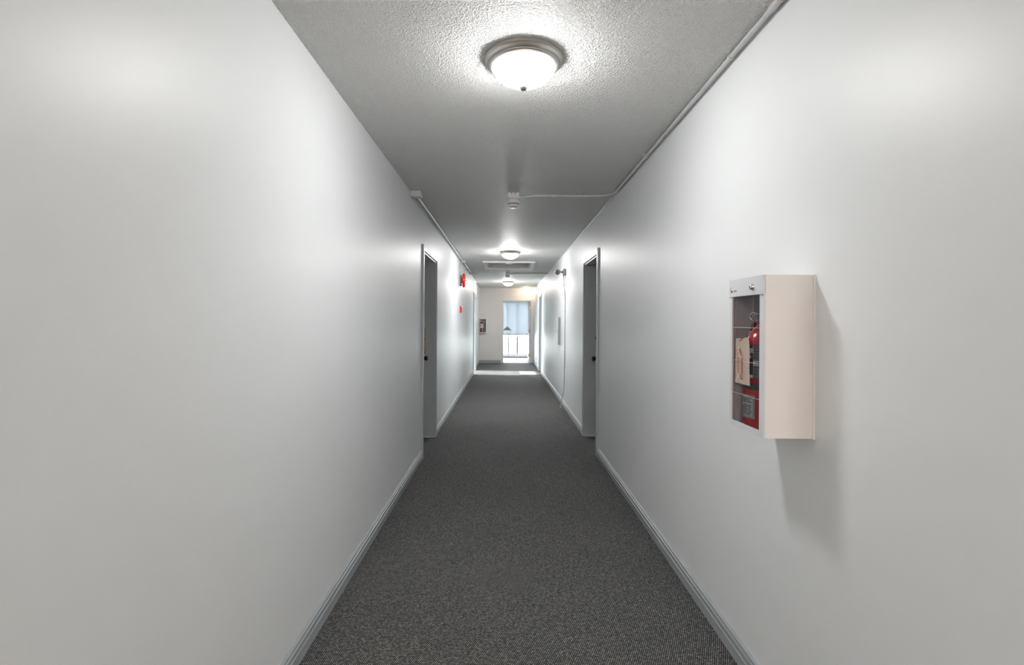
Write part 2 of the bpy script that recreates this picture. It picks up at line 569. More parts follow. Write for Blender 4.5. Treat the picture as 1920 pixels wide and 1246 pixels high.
# ------------------------------------------------------------------ side doors
CW = 0.06
def side_door(name, wx, s, ya, yb, label, leaf=True, rec=0.15):
    """wx wall face, s = direction into the room beyond (-1 left, +1 right)"""
    root = thing(name, None, None, (wx, (ya + yb) / 2, 0))
    structure(root, label)
    t = 0.018
    # casing boards, proud of the wall
    for nm, y0, y1 in (('casing', ya - CW, ya), ('casing', yb, yb + CW)):
        MB().box((wx, y0, 0), (wx - s * t, y1, DH + CW), 0.003).build(nm, 'casing_paint', root)
    MB().box((wx, ya, DH), (wx - s * t, yb, DH + CW), 0.003).build('head_casing', 'casing_paint', root)
    # jamb boards lining the recess
    j = 0.016
    MB().box((wx - s * 0.004, ya, 0), (wx + s * (WT - 0.01), ya + j, DH), 0.001).build('jamb', 'casing_paint', root)
    MB().box((wx - s * 0.004, yb - j, 0), (wx + s * (WT - 0.01), yb, DH), 0.001).build('jamb', 'casing_paint', root)
    MB().box((wx - s * 0.004, ya + j, DH - j), (wx + s * (WT - 0.01), yb - j, DH), 0.001).build('head_jamb', 'casing_paint', root)
    if leaf:
        x0 = wx + s * rec
        lf = MB().box((x0, ya + j + 0.002, 0.008), (x0 + s * 0.042, yb - j - 0.002, DH - j - 0.002), 0.002).build('leaf', 'door_paint', root)
        yk = yb - j - 0.07
        # knob: rose, neck and ball turned about X
        MB().lathe([(0, 0), (0.033, 0), (0.033, -s*0.006), (0.026, -s*0.012), (0.012, -s*0.016), (0.011, -s*0.034), (0.02, -s*0.042),
                    (0.027, -s*0.052), (0.028, -s*0.064), (0.022, -s*0.074), (0.012, -s*0.078), (0, -s*0.078)], 24, (x0, yk, 0.92), 'X').build('knob', 'bronze', lf, True)
        MB().lathe([(0, 0), (0.030, 0), (0.030, -s*0.010), (0.024, -s*0.022), (0.021, -s*0.036), (0.015, -s*0.042), (0, -s*0.043)], 24, (x0, yk, 1.165), 'X').build('deadbolt', 'brass', lf, True)
    return root
d1 = side_door('door_1', XL, -1, *L_OPEN[0], 'recessed grey door in left wall nearest the camera')
d2 = side_door('door_2', XR, 1, *R_OPEN[0], 'recessed grey door in right wall nearest the camera')
d3 = side_door('door_3', XL, -1, *L_OPEN[1], 'far left doorway letting sunlight onto the carpet', leaf=False)
d4 = side_door('door_4', XR, 1, *R_OPEN[1], 'recessed grey door in right wall beside the doormat')
# brass security strike on the left door's far jamb
yb = L_OPEN[0][1] - 0.016
mb = MB().box((-0.925, yb - 0.004, 0.965), (-0.951, yb, 1.275), 0.001)
sp_ = mb.build('strike_plate', 'brass', d1)
MB().lathe([(0, 0), (0.008, 0), (0.006, -0.006), (0, -0.007)], 12, (-0.938, yb - 0.004, 1.135), 'Y').build('screw', 'bronze', sp_, True)
MB().lathe([(0, 0), (0.005, 0), (0.004, -0.003), (0, -0.004)], 12, (-0.938, yb - 0.004, 1.255), 'Y').build('screw', 'bronze', sp_, True)
MB().lathe([(0, 0), (0.005, 0), (0.004, -0.003), (0, -0.004)], 12, (-0.938, yb - 0.004, 0.985), 'Y').build('screw', 'bronze', sp_, True)
# kick-plate seam low on the same jamb
MB().box((-0.82, yb - 0.0035, 0.012), (-0.955, yb, 0.47), 0.001).build('kick_plate', 'casing_paint', d1)

# ------------------------------------------------------------------ end doorway: casing, jambs, open leaf
d5 = structure(thing('door_5', None, None, ((EX0 + EX1) / 2, Y1, 0)), 'open white door with brass hinges in the end wall')
MB().box((EX0 - CW, Y1 - 0.016, 0), (EX0, Y1, DH + CW), 0.003).build('casing', 'white_trim', d5)
MB().box((EX1, Y1 - 0.016, 0), (EX1 + CW, Y1, DH + CW), 0.003).build('casing', 'white_trim', d5)
MB().box((EX0, Y1 - 0.016, DH), (EX1, Y1, DH + CW), 0.003).build('head_casing', 'white_trim', d5)
MB().box((EX0, Y1 - 0.004, 0), (EX0 + 0.016, Y1 + 0.14, DH), 0.001).build('jamb', 'casing_paint', d5)
MB().box((EX1 - 0.016, Y1 - 0.004, 0), (EX1, Y1 + 0.14, DH), 0.001).build('jamb', 'casing_paint', d5)
MB().box((EX0 + 0.016, Y1 - 0.004, DH - 0.016), (EX1 - 0.016, Y1 + 0.14, DH), 0.001).build('head_jamb', 'white_trim', d5)
lf = MB().box((EX1 - 0.062, Y1 + 0.145, 0.01), (EX1 - 0.020, Y1 + 1.03, DH - 0.02), 0.002).build('leaf', 'white_trim', d5)
MB().lathe([(0, 0), (0.03, 0), (0.03, -0.006), (0.012, -0.014), (0.012, -0.034), (0.026, -0.05), (0.026, -0.062), (0.014, -0.072), (0, -0.073)], 20, (EX1 - 0.062, Y1 + 0.96, 0.92), 'X').build('knob', 'brass', lf, True)
for hz in (1.80, 1.04, 0.25):
    mb = MB()
    mb.box((EX1 - 0.058, Y1 + 0.1415, hz - 0.045), (EX1 - 0.018, Y1 + 0.145, hz + 0.045))
    mb.tube([(EX1 - 0.066, Y1 + 0.138, hz - 0.05), (EX1 - 0.066, Y1 + 0.138, hz + 0.05)], 0.008, 10)
    mb.build('hinge', 'brass', d5)
structure(MB().box((EX0 + 0.016, Y1 + 0.02, 0), (EX1 - 0.016, Y1 + 0.12, 0.012), 0.003).build('trim_2', 'white_trim'))

# ------------------------------------------------------------------ bright room beyond the end door
YR = 19.72
structure(MB().box((-2.2, Y1 + 0.02, -0.06), (2.2, YR + 0.2, 0)).build('floor', 'room_floor'))
structure(MB().box((-2.2, Y1 + 0.13, CEIL), (2.2, YR + 0.2, CEIL + 0.14)).build('ceiling', 'room_paint'))
structure(MB().box((-2.34, Y1, 0), (-2.2, YR + 0.2, CEIL)).build('wall_end_room_left', 'room_paint'))
structure(MB().box((2.2, Y1, 0), (2.34, YR + 0.2, CEIL)).build('wall_end_room_right', 'room_paint'))
WX0, WX1, WZ0, WZ1 = -1.15, 1.25, 0.06, 2.14
mb = MB()
mb.box((-2.2, YR, 0), (WX0, YR + 0.15, CEIL)); mb.box((WX1, YR, 0), (2.2, YR + 0.15, CEIL))
mb.box((WX0, YR, 0), (WX1, YR + 0.15, WZ0)); mb.box((WX0, YR, WZ1), (WX1, YR + 0.15, CEIL))
structure(mb.build('wall_end_room_far', 'room_paint'))
w1 = structure(thing('window_1', None, None, ((WX0 + WX1) / 2, YR, WZ0)), 'tall blown-out window with thin mullions behind the end door')
fy0, fy1 = YR + 0.04, YR + 0.10
MB().box((WX0, fy0, WZ0), (WX0 + 0.05, fy1, WZ1)).build('frame', 'window_frame', w1)
MB().box((WX1 - 0.05, fy0, WZ0), (WX1, fy1, WZ1)).build('frame', 'window_frame', w1)
MB().box((WX0, fy0, WZ1 - 0.05), (WX1, fy1, WZ1)).build('frame', 'window_frame', w1)
MB().box((WX0, fy0, WZ0), (WX1, fy1, WZ0 + 0.05)).build('frame', 'window_frame', w1)
edges = [WX0 + 0.05]
for mx_, hw in ((-0.55, 0.02), (0.125, 0.027), (0.462, 0.033), (0.93, 0.03)):
    MB().box((mx_ - hw, fy0, WZ0 + 0.05), (mx_ + hw, fy1, WZ1 - 0.05)).build('mullion', 'window_frame', w1)
    edges += [mx_ - hw, mx_ + hw]
edges.append(WX1 - 0.05)
for i in range(0, len(edges), 2):
    MB().box((edges[i], fy0 + 0.028, WZ0 + 0.05), (edges[i+1], fy0 + 0.034, WZ1 - 0.05)).build('pane', 'pane_glass', w1)
structure(MB().box((WX0 - 0.04, YR - 0.10, 0.02), (WX1 + 0.04, YR, WZ0), 0.004).build('window_sill', 'window_frame'))
# roller blind drawn over the upper part
rb = thing('roller_blind', 'pale grey roller blind half drawn down behind the end door', 'blind', (0.05, YR - 0.03, 0.86))
MB().box((WX0 - 0.02, YR - 0.032, 0.88), (WX1 + 0.02, YR - 0.029, 2.16)).build('fabric', 'blind_fabric', rb)
MB().tube([(WX0 - 0.03, YR - 0.03, 2.18), (WX1 + 0.03, YR - 0.03, 2.18)], 0.026, 14).build('roller_tube', 'white_trim', rb, True)
MB().box((WX0 - 0.02, YR - 0.040, 0.845), (WX1 + 0.02, YR - 0.022, 0.885), 0.003).build('hem_bar', 'window_frame', rb)
# pendant lamp
PX, PY = 0.068, 18.5
pl = thing('pendant_lamp', 'shallow cone pendant lamp hanging beyond the end doorway', 'lamp', (PX, PY, CEIL))
MB().tube([(PX, PY, CEIL), (PX, PY, 1.17)], 0.004, 8).build('cord', 'cable_grey', pl)
MB().lathe([(0, 0), (0.05, 0), (0.05, -0.012), (0.02, -0.03), (0, -0.03)], 24, (PX, PY, CEIL)).build('ceiling_rose', 'white_plastic', pl, True)
MB().lathe([(0, 1.19), (0.018, 1.185), (0.020, 1.155), (0.05, 1.14), (0.10, 1.095), (0.16, 1.045), (0.158, 1.042), (0.098, 1.089), (0.048, 1.134), (0, 1.148)], 32, (PX, PY, 0)).build('shade', 'lamp_shade', pl, True)
MB().lathe([(0, 1.10), (0.02, 1.095), (0.032, 1.07), (0.03, 1.05), (0.015, 1.034), (0, 1.03)], 20, (PX, PY, 0)).build('bulb', 'white_plastic', pl, True)

# ------------------------------------------------------------------ sunlit room behind the far left doorway
RX = -3.55
structure(MB().box((RX, 11.6, -0.06), (XL - WT, 16.2, 0)).build('floor', 'room_floor'))
structure(MB().box((RX - 0.15, 11.6, CEIL), (XL - WT, 16.2, CEIL + 0.14)).build('ceiling', 'room_paint'))
structure(MB().box((RX, 11.46, 0), (XL - WT, 11.6, CEIL)).build('wall_side_room_near', 'room_paint'))
structure(MB().box((RX, 16.2, 0), (XL - WT, 16.34, CEIL)).build('wall_side_room_far', 'room_paint'))
mb = MB()
mb.box((RX - 0.15, 11.46, 0), (RX, 12.5, CEIL)); mb.box((RX - 0.15, 15.4, 0), (RX, 16.34, CEIL))
mb.box((RX - 0.15, 12.5, 2.04), (RX, 15.4, CEIL))
structure(mb.build('wall_side_room_left', 'room_paint'))
w2 = structure(thing('window_2', None, None, (RX - 0.1, 13.95, 0)), 'patio window of the sunlit side room')
for ya, yb2 in ((12.5, 12.55), (15.35, 15.4)):
    MB().box((RX - 0.11, ya, 0), (RX - 0.05, yb2, 2.04)).build('frame', 'window_frame', w2)
MB().box((RX - 0.11, 12.55, 1.99), (RX - 0.05, 15.35, 2.04)).build('frame', 'window_frame', w2)
MB().box((RX - 0.085, 12.55, 0), (RX - 0.079, 15.35, 1.99)).build('pane', 'pane_glass', w2)

# pale ground outside the windows
structure(MB().box((-40, -30, -0.30), (40, 60, -0.10)).build('ground', 'paving'))

# ------------------------------------------------------------------ ceiling lights
LG = 'round bowl ceiling lights along the corridor'
LX = 0.070
def ceiling_light(y, label):
    o = thing('ceiling_light', label, 'ceiling light', (LX, y, CEIL), LG)
    c = (LX, y, CEIL)
    MB().lathe([(0, 0), (0.160, 0), (0.164, -0.002), (0.164, -0.012), (0.159, -0.015), (0.161, -0.018), (0.158, -0.023),
                (0.152, -0.029), (0.149, -0.0295), (0.149, -0.033), (0.144, -0.036), (0.143, -0.039), (0.136, -0.043), (0.133, -0.043), (0.129, -0.034), (0.0, -0.030)], 48, c).build('rim', 'nickel', o, True)
    prof = []
    R, h = 0.1305, 0.078
    for i in range(10):
        a = PI / 2 * i / 9
        prof.append((R * math.cos(a) ** 1.15, -0.038 - h * math.sin(a)))
    prof[-1] = (0.0, prof[-1][1])
    MB().lathe(prof, 36, c).build('glass_bowl', 'bowl_glass', o, True)
    MB().lathe([(0, -0.108), (0.017, -0.111), (0.0195, -0.118), (0.018, -0.126), (0.010, -0.133), (0, -0.135)], 16, c).build('finial', 'nickel', o, True)
    return o
cl = ceiling_light(2.18, 'nearest round bowl ceiling light with brushed nickel rim, glowing white')
l2 = copy_tree(cl, None, (LX, 8.20, CEIL), {'bowl_glass': 'bowl_glass_bright'})
l2['label'] = 'second round bowl ceiling light, just before the ceiling hatch'
copy_tree(l2, None, (LX, 14.30, CEIL))['label'] = 'farthest round bowl ceiling light, nearest the end wall'
wl = copy_tree(cl, None, (-1.0, -3.6, CEIL), {'bowl_glass': 'bowl_glass_warm_fill'})  # pair of lamps added out of view to fill the corridor with warm light
wl['label'] = 'added warm fill bowl light on the left of the unseen lobby behind the viewer'
copy_tree(wl, None, (1.1, -3.6, CEIL))['label'] = 'added warm fill bowl light on the right of the unseen lobby behind the viewer'

# small warm jar light above the end door
JX, JY = 0.685, 16.72
jl = thing('jar_light', 'small warm glowing jar light above the end doorway', 'lamp', (JX, JY, CEIL))
MB().lathe([(0, 0), (0.055, 0), (0.055, -0.012), (0.045, -0.022), (0.045, -0.03), (0, -0.03)], 24, (JX, JY, CEIL)).build('holder', 'white_plastic', jl, True)
MB().lathe([(0.040, -0.031), (0.048, -0.05), (0.050, -0.12), (0.044, -0.16), (0.025, -0.182), (0, -0.188)], 20, (JX, JY, CEIL)).build('glass_jar', 'jar_glass', jl, True)

# ------------------------------------------------------------------ ceiling hatch
hx, hy = (HX0 + HX1) / 2, (HY0 + HY1) / 2
ht = thing('ceiling_hatch', 'white-trimmed rectangular recessed hatch in the ceiling', 'hatch', (hx, hy, CEIL))
tw = 0.048
MB().box((HX0 - tw, HY0 - tw, CEIL - 0.028), (HX1 + tw, HY0, CEIL), 0.003).build('frame_board', 'white_trim', ht)
MB().box((HX0 - tw, HY1, CEIL - 0.028), (HX1 + tw, HY1 + tw, CEIL), 0.003).build('frame_board', 'white_trim', ht)
MB().box((HX0 - tw, HY0, CEIL - 0.028), (HX0, HY1, CEIL), 0.003).build('frame_board', 'white_trim', ht)
MB().box((HX1, HY0, CEIL - 0.028), (HX1 + tw, HY1, CEIL), 0.003).build('frame_board', 'white_trim', ht)
li = 0.022
MB().box((HX0, HY0, CEIL - 0.006), (HX0 + li, HY1, CEIL + 0.10)).build('lining', 'white_trim', ht)
MB().box((HX1 - li, HY0, CEIL - 0.006), (HX1, HY1, CEIL + 0.10)).build('lining', 'white_trim', ht)
MB().box((HX0 + li, HY0, CEIL - 0.006), (HX1 - li, HY0 + li, CEIL + 0.10)).build('lining', 'hatch_paint', ht)
MB().box((HX0 + li, HY1 - li, CEIL - 0.006), (HX1 - li, HY1, CEIL + 0.10)).build('lining', 'hatch_paint', ht)
MB().box((HX0, HY0, CEIL + 0.10), (HX1, HY1, CEIL + 0.13)).build('hatch_panel', 'hatch_paint', ht)
MB().box((hx - 0.05, HY0 - 0.004, CEIL - 0.044), (hx + 0.05, HY0 + 0.012, CEIL - 0.028), 0.003).build('latch', 'white_plastic', ht)

# ------------------------------------------------------------------ smoke detectors on surface boxes
def smoke_detector(x, y, label):
    o = thing('smoke_detector', label, 'smoke detector', (x, y, CEIL), 'smoke detectors on the corridor ceiling')
    bx = MB().box((x - 0.05, y - 0.05, CEIL - 0.044), (x + 0.05, y + 0.05, CEIL), 0.004).build('junction_box', 'white_plastic', o)
    for dx in (-0.016, 0.012):
        MB().lathe([(0, -0.0515), (0.0045, -0.0515), (0.0045, -0.0495)], 12, (x + dx, y, CEIL - 0.010), 'Y').build('knockout', 'dark_slot', bx)
    MB().lathe([(0, -0.044), (0.064, -0.044), (0.064, -0.050), (0.060, -0.054), (0, -0.054)], 32, (x, y, CEIL)).build('base_ring', 'white_plastic', o, True)
    bd = MB().lathe([(0, -0.054), (0.050, -0.054), (0.053, -0.066), (0.053, -0.080), (0.046, -0.088), (0.046, -0.094), (0.050, -0.096), (0.046, -0.112), (0.032, -0.119), (0, -0.121)], 32, (x, y, CEIL)).build('sensor_head', 'white_plastic', o, True)
    MB().lathe([(0.0465, -0.0885), (0.0475, -0.0890), (0.0475, -0.0930), (0.0465, -0.0935)], 32, (x, y, CEIL)).build('vent_slot', 'dark_slot', bd)
    return o
smoke_detector(0.064, 4.49, 'nearer white smoke detector, on a square box fed by white conduit')
smoke_detector(0.046, 11.58, 'farther smoke detector, between the hatch and the farthest ceiling light')

# ------------------------------------------------------------------ conduits
def strap(parent, p, along, r=0.0105):
    """one-hole strap over a conduit: half ring plus tab against the ceiling"""
    x, y, z = p
    mb = MB()
    if along == 'Y':
        mb.lathe([(r, -0.008), (r + 0.003, -0.008), (r + 0.003, 0.008), (r, 0.008), (r, -0.008)], 16, p, 'Y')
        mb.box((x - r - 0.020, y - 0.008, CEIL - 0.004), (x - r + 0.004, y + 0.008, CEIL), 0.001)
    else:
        mb.lathe([(r, -0.008), (r + 0.003, -0.008), (r + 0.003, 0.008), (r, 0.008), (r, -0.008)], 16, p, 'X')
        mb.box((x - 0.008, y - r - 0.020, CEIL - 0.004), (x + 0.008, y - r + 0.004, CEIL), 0.001)
    mb.build('strap', 'conduit_paint', parent)

rc = thing('conduit', 'long white conduit along right ceiling edge, bending across to the smoke detector', 'conduit', (0.9, 0, CEIL))
r = 0.0095
cx, cz = XR - 0.024, CEIL - 0.0135
pts = [(cx, -1.0, cz), (cx, 4.36, cz)]
for i in range(1, 10):
    a = PI / 2 * i / 9
    pts.append((cx - 0.13 * (1 - math.cos(a)), 4.36 + 0.13 * math.sin(a), cz))
pts += [(0.30, 4.49, cz), (0.24, 4.49, cz - 0.001), (0.19, 4.49, cz - 0.010), (0.15, 4.49, cz - 0.014), (0.112, 4.49, cz - 0.014)]
MB().tube(pts, r, 12).build('pipe', 'conduit_paint', rc, True)
for y in (-0.6, 0.62, 2.13, 3.42):
    strap(rc, (cx, y, cz), 'Y')
MB().lathe([(0.0097, -0.03), (0.0125, -0.03), (0.0135, -0.02), (0.0135, 0.02), (0.0125, 0.03), (0.0097, 0.03)], 16, (cx, 1.78, cz), 'Y').build('coupling', 'conduit_paint', rc, True)
MB().lathe([(0.0097, -0.005), (0.016, -0.005), (0.016, 0.005), (0.0097, 0.005)], 16, (cx, 1.74, cz), 'Y').build('coupling_ring', 'box_paint', rc, True)
strap(rc, (0.66, 4.49, cz), 'X')
mb = MB()
mb.lathe([(r + 0.001, -0.012), (r + 0.004, -0.012), (r + 0.004, 0.012), (r + 0.001, 0.012), (r + 0.001, -0.012)], 16, (0.40, 4.49, cz), 'X')
for dx in (-0.012, 0.012):
    mb.box((0.40 + dx - 0.003, 4.478, CEIL - 0.032), (0.40 + dx + 0.003, 4.484, CEIL - 0.016))
mb.build('clip', 'conduit_paint', rc)
MB().lathe([(0.0095, 0), (0.014, 0), (0.014, -0.012), (0.0095, -0.012)], 14, (0.126, 4.49, cz - 0.014), 'X').build('connector', 'white_plastic', rc, True)

lc = thing('conduit', 'white conduit along left ceiling edge, running from a square box to the bell', 'conduit', (XL + 0.05, 4.4, CEIL))
MB().box((XL + 0.001, 4.40, CEIL - 0.048), (XL + 0.092, 4.49, CEIL), 0.004).build('junction_box', 'box_paint', lc)
lx = XL + 0.042
MB().tube([(lx, 4.485, cz - 0.006), (lx, 6.0, cz - 0.004), (lx - 0.002, 8.0, cz), (lx - 0.003, 9.40, cz), (lx - 0.003, 11.7, cz)], 0.0095, 12).build('pipe', 'conduit_paint', lc, True)
MB().box((XL + 0.001, 9.36, CEIL - 0.045), (XL + 0.085, 9.46, CEIL), 0.005).build('tee_box', 'conduit_paint', lc)
MB().box((XL + 0.001, 11.69, CEIL - 0.042), (XL + 0.105, 11.78, CEIL), 0.005).build('end_box', 'box_paint', lc)

fc = thing('conduit', 'thin grey conduit crossing from the farther smoke detector to right wall', 'conduit', (0.5, 11.58, CEIL))
MB().tube([(0.096, 11.58, CEIL - 0.034), (0.16, 11.58, CEIL - 0.033), (0.26, 11.58, CEIL - 0.022), (0.60, 11.58, CEIL - 0.020), (XR, 11.56, CEIL - 0.022)], 0.011, 10).build('pipe', 'cable_grey', fc, True)
MB().tube([(0.096, 11.55, CEIL - 0.012), (0.18, 11.555, CEIL - 0.010), (0.30, 11.565, CEIL - 0.012)], 0.005, 8).build('wire', 'cable_grey', fc, True)

# ------------------------------------------------------------------ alarm bell and pull station on the left wall
BY, BZ = 9.36, 2.075
bl = thing('alarm_bell', 'round red fire alarm bell high on left wall', 'alarm bell', (XL, BY, BZ))
MB().box((XL, BY - 0.055, BZ - 0.10), (XL + 0.030, BY + 0.055, BZ + 0.09), 0.004).build('back_box', 'panel_grey', bl)
MB().lathe([(0, 0.030), (0.050, 0.030), (0.050, 0.052), (0.03, 0.056), (0, 0.056)], 24, (XL, BY, BZ), 'X').build('striker_housing', 'black_plastic', bl, True)
MB().lathe([(0.121, 0.046), (0.124, 0.048), (0.124, 0.066), (0.118, 0.080), (0.100, 0.089), (0.03, 0.094), (0, 0.094), (0, 0.090), (0.03, 0.090), (0.098, 0.085), (0.114, 0.077), (0.119, 0.065), (0.119, 0.048), (0.121, 0.046)], 40, (XL, BY, BZ), 'X').build('gong', 'bell_red', bl, True)
MB().lathe([(0, 0.112), (0.006, 0.111), (0.009, 0.104), (0.009, 0.092)], 14, (XL, BY, BZ), 'X').build('centre_bolt', 'steel', bl, True)
MB().tube([(XL + 0.010, BY - 0.01, BZ + 0.088), (XL + 0.010, BY - 0.01, CEIL - 0.04)], 0.006, 8).build('wire_drop', 'conduit_paint', bl, True)

PZ = 1.557
ps = thing('fire_pull_station', 'small red fire alarm pull station below the bell', 'alarm switch', (XL, BY, PZ))
MB().prism([(XL, PZ - 0.06), (XL + 0.022, PZ - 0.06), (XL + 0.034, PZ - 0.035), (XL + 0.034, PZ + 0.035), (XL + 0.022, PZ + 0.06), (XL, PZ + 0.06)], 'Y', BY - 0.042, BY + 0.042).build('housing', 'bell_red', ps)
MB().box((XL + 0.033, BY - 0.030, PZ - 0.026), (XL + 0.042, BY + 0.030, PZ - 0.006), 0.003).build('pull_handle', 'label_white', ps)

# ------------------------------------------------------------------ right wall: emergency lamp head, cable, shallow panel, outlets
EY, EZ = 8.15, 2.12
em = thing('emergency_lamp', 'swivelling emergency spotlight on a square box, high on right wall', 'lamp', (XR, EY, EZ))
eb = MB().box((XR, EY - 0.05, EZ - 0.055), (XR - 0.012, EY + 0.05, EZ + 0.048), 0.003).build('back_plate', 'black_plastic', em)
MB().box((XR - 0.012, EY - 0.045, EZ - 0.045), (XR - 0.042, EY + 0.045, EZ + 0.052), 0.005).build('wall_box', 'panel_grey', em)
MB().lathe([(0, -0.042), (0.022, -0.042), (0.020, -0.060), (0.012, -0.066), (0.012, -0.078), (0.018, -0.082), (0.018, -0.098), (0.0, -0.100)], 18, (XR, EY, EZ + 0.002), 'X').build('swivel', 'head_olive', em, True)
hd = MB().lathe([(0, 0.050), (0.020, 0.048), (0.036, 0.030), (0.042, 0.0), (0.044, -0.026), (0.040, -0.030), (0.036, -0.030), (0.034, -0.022)], 24, (XR - 0.128, EY, EZ - 0.002), 'Y').build('lamp_head', 'head_olive', em, True)
MB().lathe([(0.035, -0.023), (0.022, -0.032), (0, -0.035)], 24, (XR - 0.128, EY, EZ - 0.002), 'Y').build('lens', 'lens_dark', hd, True)
MB().lathe([(0, 0.0), (0.010, 0.0), (0.010, -0.014), (0, -0.014)], 12, (XR - 0.033, EY - 0.012, EZ - 0.044)).build('cable_gland', 'black_plastic', em)

cb = thing('hanging_cable', 'grey cable running down right wall from the spotlight to the carpet', 'cable', (XR, EY, 0))
MB().tube([(XR - 0.033, EY - 0.012, EZ - 0.056), (XR - 0.030, EY - 0.012, 1.95), (XR - 0.014, EY, 1.80), (XR - 0.008, EY, 1.66), (XR - 0.008, EY, 1.45),
           (XR - 0.009, EY, 1.0), (XR - 0.012, EY, 0.62), (XR - 0.014, EY, 0.40), (XR - 0.020, EY, 0.28), (XR - 0.040, EY, 0.18), (XR - 0.056, EY, 0.12), (XR - 0.062, EY, 0.07)], 0.0062, 10).build('cord', 'cable_grey', cb, True)
MB().tube([(XR - 0.010, EY - 0.006, 2.06), (XR - 0.006, EY - 0.03, 1.95), (XR - 0.006, EY - 0.012, 1.80), (XR - 0.007, EY - 0.010, 1.68)], 0.004, 8).build('loose_wire', 'conduit_paint', cb, True)
MB().tube([(XR - 0.007, EY - 0.012, 1.30), (XR - 0.006, EY - 0.03, 1.0), (XR - 0.006, EY - 0.04, 0.80), (XR - 0.006, EY - 0.015, 0.66)], 0.004, 8).build('loose_wire', 'conduit_paint', cb, True)
MB().tube([(XR - 0.060, EY, 0.09), (XR - 0.066, EY, 0.002)], 0.011, 12).build('end_sleeve', 'conduit_paint', cb, True)
for z in (1.71, 1.50, 0.64):
    MB().box((XR, EY - 0.014, z - 0.006), (XR - 0.018, EY + 0.014, z + 0.006), 0.003).build('clip', 'cable_grey', cb)

pb = thing('wall_panel', 'shallow grey metal panel box on right wall, beyond the cable', 'panel box', (XR, 9.05, 0.95))
MB().box((XR, 8.88, 0.955), (XR - 0.040, 9.24, 1.425), 0.003).build('box', 'panel_grey', pb)
pd = MB().box((XR - 0.040, 8.885, 0.96), (XR - 0.054, 9.235, 1.42), 0.003).build('door', 'white_trim', pb)
MB().lathe([(0, -0.066), (0.008, -0.066), (0.010, -0.060), (0.010, -0.054), (0, -0.054)], 14, (XR, 8.92, 1.19), 'X').build('latch', 'steel', pd, True)

def outlet(y, z, label):
    o = thing('outlet', label, 'outlet', (XR, y, z), 'outlet plates past the far right door')
    p = MB().box((XR, y - 0.036, z - 0.058), (XR - 0.006, y + 0.036, z + 0.058), 0.002).build('plate', 'casing_paint', o)
    for dz in (-0.02, 0.02):
        MB().box((XR - 0.006, y - 0.016, z + dz - 0.013), (XR - 0.008, y + 0.016, z + dz + 0.013), 0.001).build('socket', 'dark_slot', p)
outlet(15.3, 0.70, 'upper wall plate on right wall past the far right door')
outlet(15.3, 0.29, 'lower wall plate near the floor past the far right door')

# ------------------------------------------------------------------ doormat
dm = thing('doormat', 'pale woven checked doormat by the far right door', 'doormat', (0.65, 13.66, 0))
MB().box((0.395, 13.22, 0), (0.912, 14.10, 0.012), 0.004).build('pile', 'woven_mat', dm)
for a_, b_ in (((0.385, 13.205, 0), (0.922, 13.222, 0.009)), ((0.385, 14.098, 0), (0.922, 14.115, 0.009)),
               ((0.385, 13.222, 0), (0.396, 14.098, 0.009)), ((0.911, 13.222, 0), (0.922, 14.098, 0.009))):
    MB().box(a_, b_).build('border', 'label_dark', dm)

# ------------------------------------------------------------------ fire extinguisher cabinet (built on the right wall, front facing -x)
KX0, KX1 = 0.782, XR         # front plane, wall
KY0, KY1 = 1.582, 1.818
KZ0, KZ1 = 0.993, 1.489
kt = 0.004
kc = thing('extinguisher_cabinet', 'large white cabinet with fire extinguisher behind clear door, on near right wall', 'cabinet', (KX1, (KY0 + KY1) / 2, KZ0), 'white fire extinguisher cabinets')
mb = MB()
mb.box((KX0 + 0.006, KY0, KZ0), (KX1, KY0 + kt, KZ1))
mb.box((KX0 + 0.006, KY1 - kt, KZ0), (KX1, KY1, KZ1))
mb.box((KX0 + 0.006, KY0 + kt, KZ0), (KX1, KY1 - kt, KZ0 + kt))
mb.box((KX0 + 0.006, KY0 + kt, KZ1 - kt), (KX1, KY1 - kt, KZ1))
mb.box((KX1 - 0.006, KY0 - 0.004, KZ0 - 0.002), (KX1, KY0, KZ1 + 0.001))
mb.build('body', 'cabinet_paint_warmlit', kc)
MB().box((KX1 - kt, KY0 + kt, KZ0 + kt), (KX1, KY1 - kt, KZ1 - kt)).build('back_panel', 'interior_shade_grey', kc)
MB().box((KX0 + 0.008, KY1 - kt - 0.002, KZ0 + kt), (KX1 - kt, KY1 - kt, KZ1 - kt)).build('shade_liner', 'interior_shade_grey', kc)  # added sheet whose grey stands for the shade on the inner side
PY0, PY1, PZ0, PZ1 = 1.608, 1.802, 1.011, 1.431
fr = MB()
fr.box((KX0, KY0, KZ0), (KX0 + 0.006, PY0, PZ1))
fr.box((KX0, PY1, KZ0), (KX0 + 0.006, KY1, PZ1))
fr.box((KX0, PY0, KZ0), (KX0 + 0.006, PY1, PZ0))
frame = fr.build('door_frame', 'cabinet_frame', kc)
head = MB().box((KX0 - 0.004, KY0 + 0.001, PZ1 - 0.001), (KX0 + 0.006, KY1 + 0.001, KZ1), 0.0015).build('header_panel', 'cabinet_frame', kc)
pane = MB().box((KX0 + 0.002, PY0, PZ0), (KX0 + 0.0045, PY1, PZ1)).build('pane', 'acrylic', kc)
for z in (1.327, 1.216, 1.106):                    # scored break lines of the clear door
    MB().box((KX0 + 0.0012, PY0, z - 0.0006), (KX0 + 0.002, PY1, z + 0.0006)).build('score_line', 'box_paint', pane)
for y in (1.652, 1.778):
    MB().box((KX0 + 0.0014, y - 0.0004, 1.25 if y < 1.7 else PZ0), (KX0 + 0.002, y + 0.0004, PZ1), 0).build('score_line', 'panel_grey', pane)
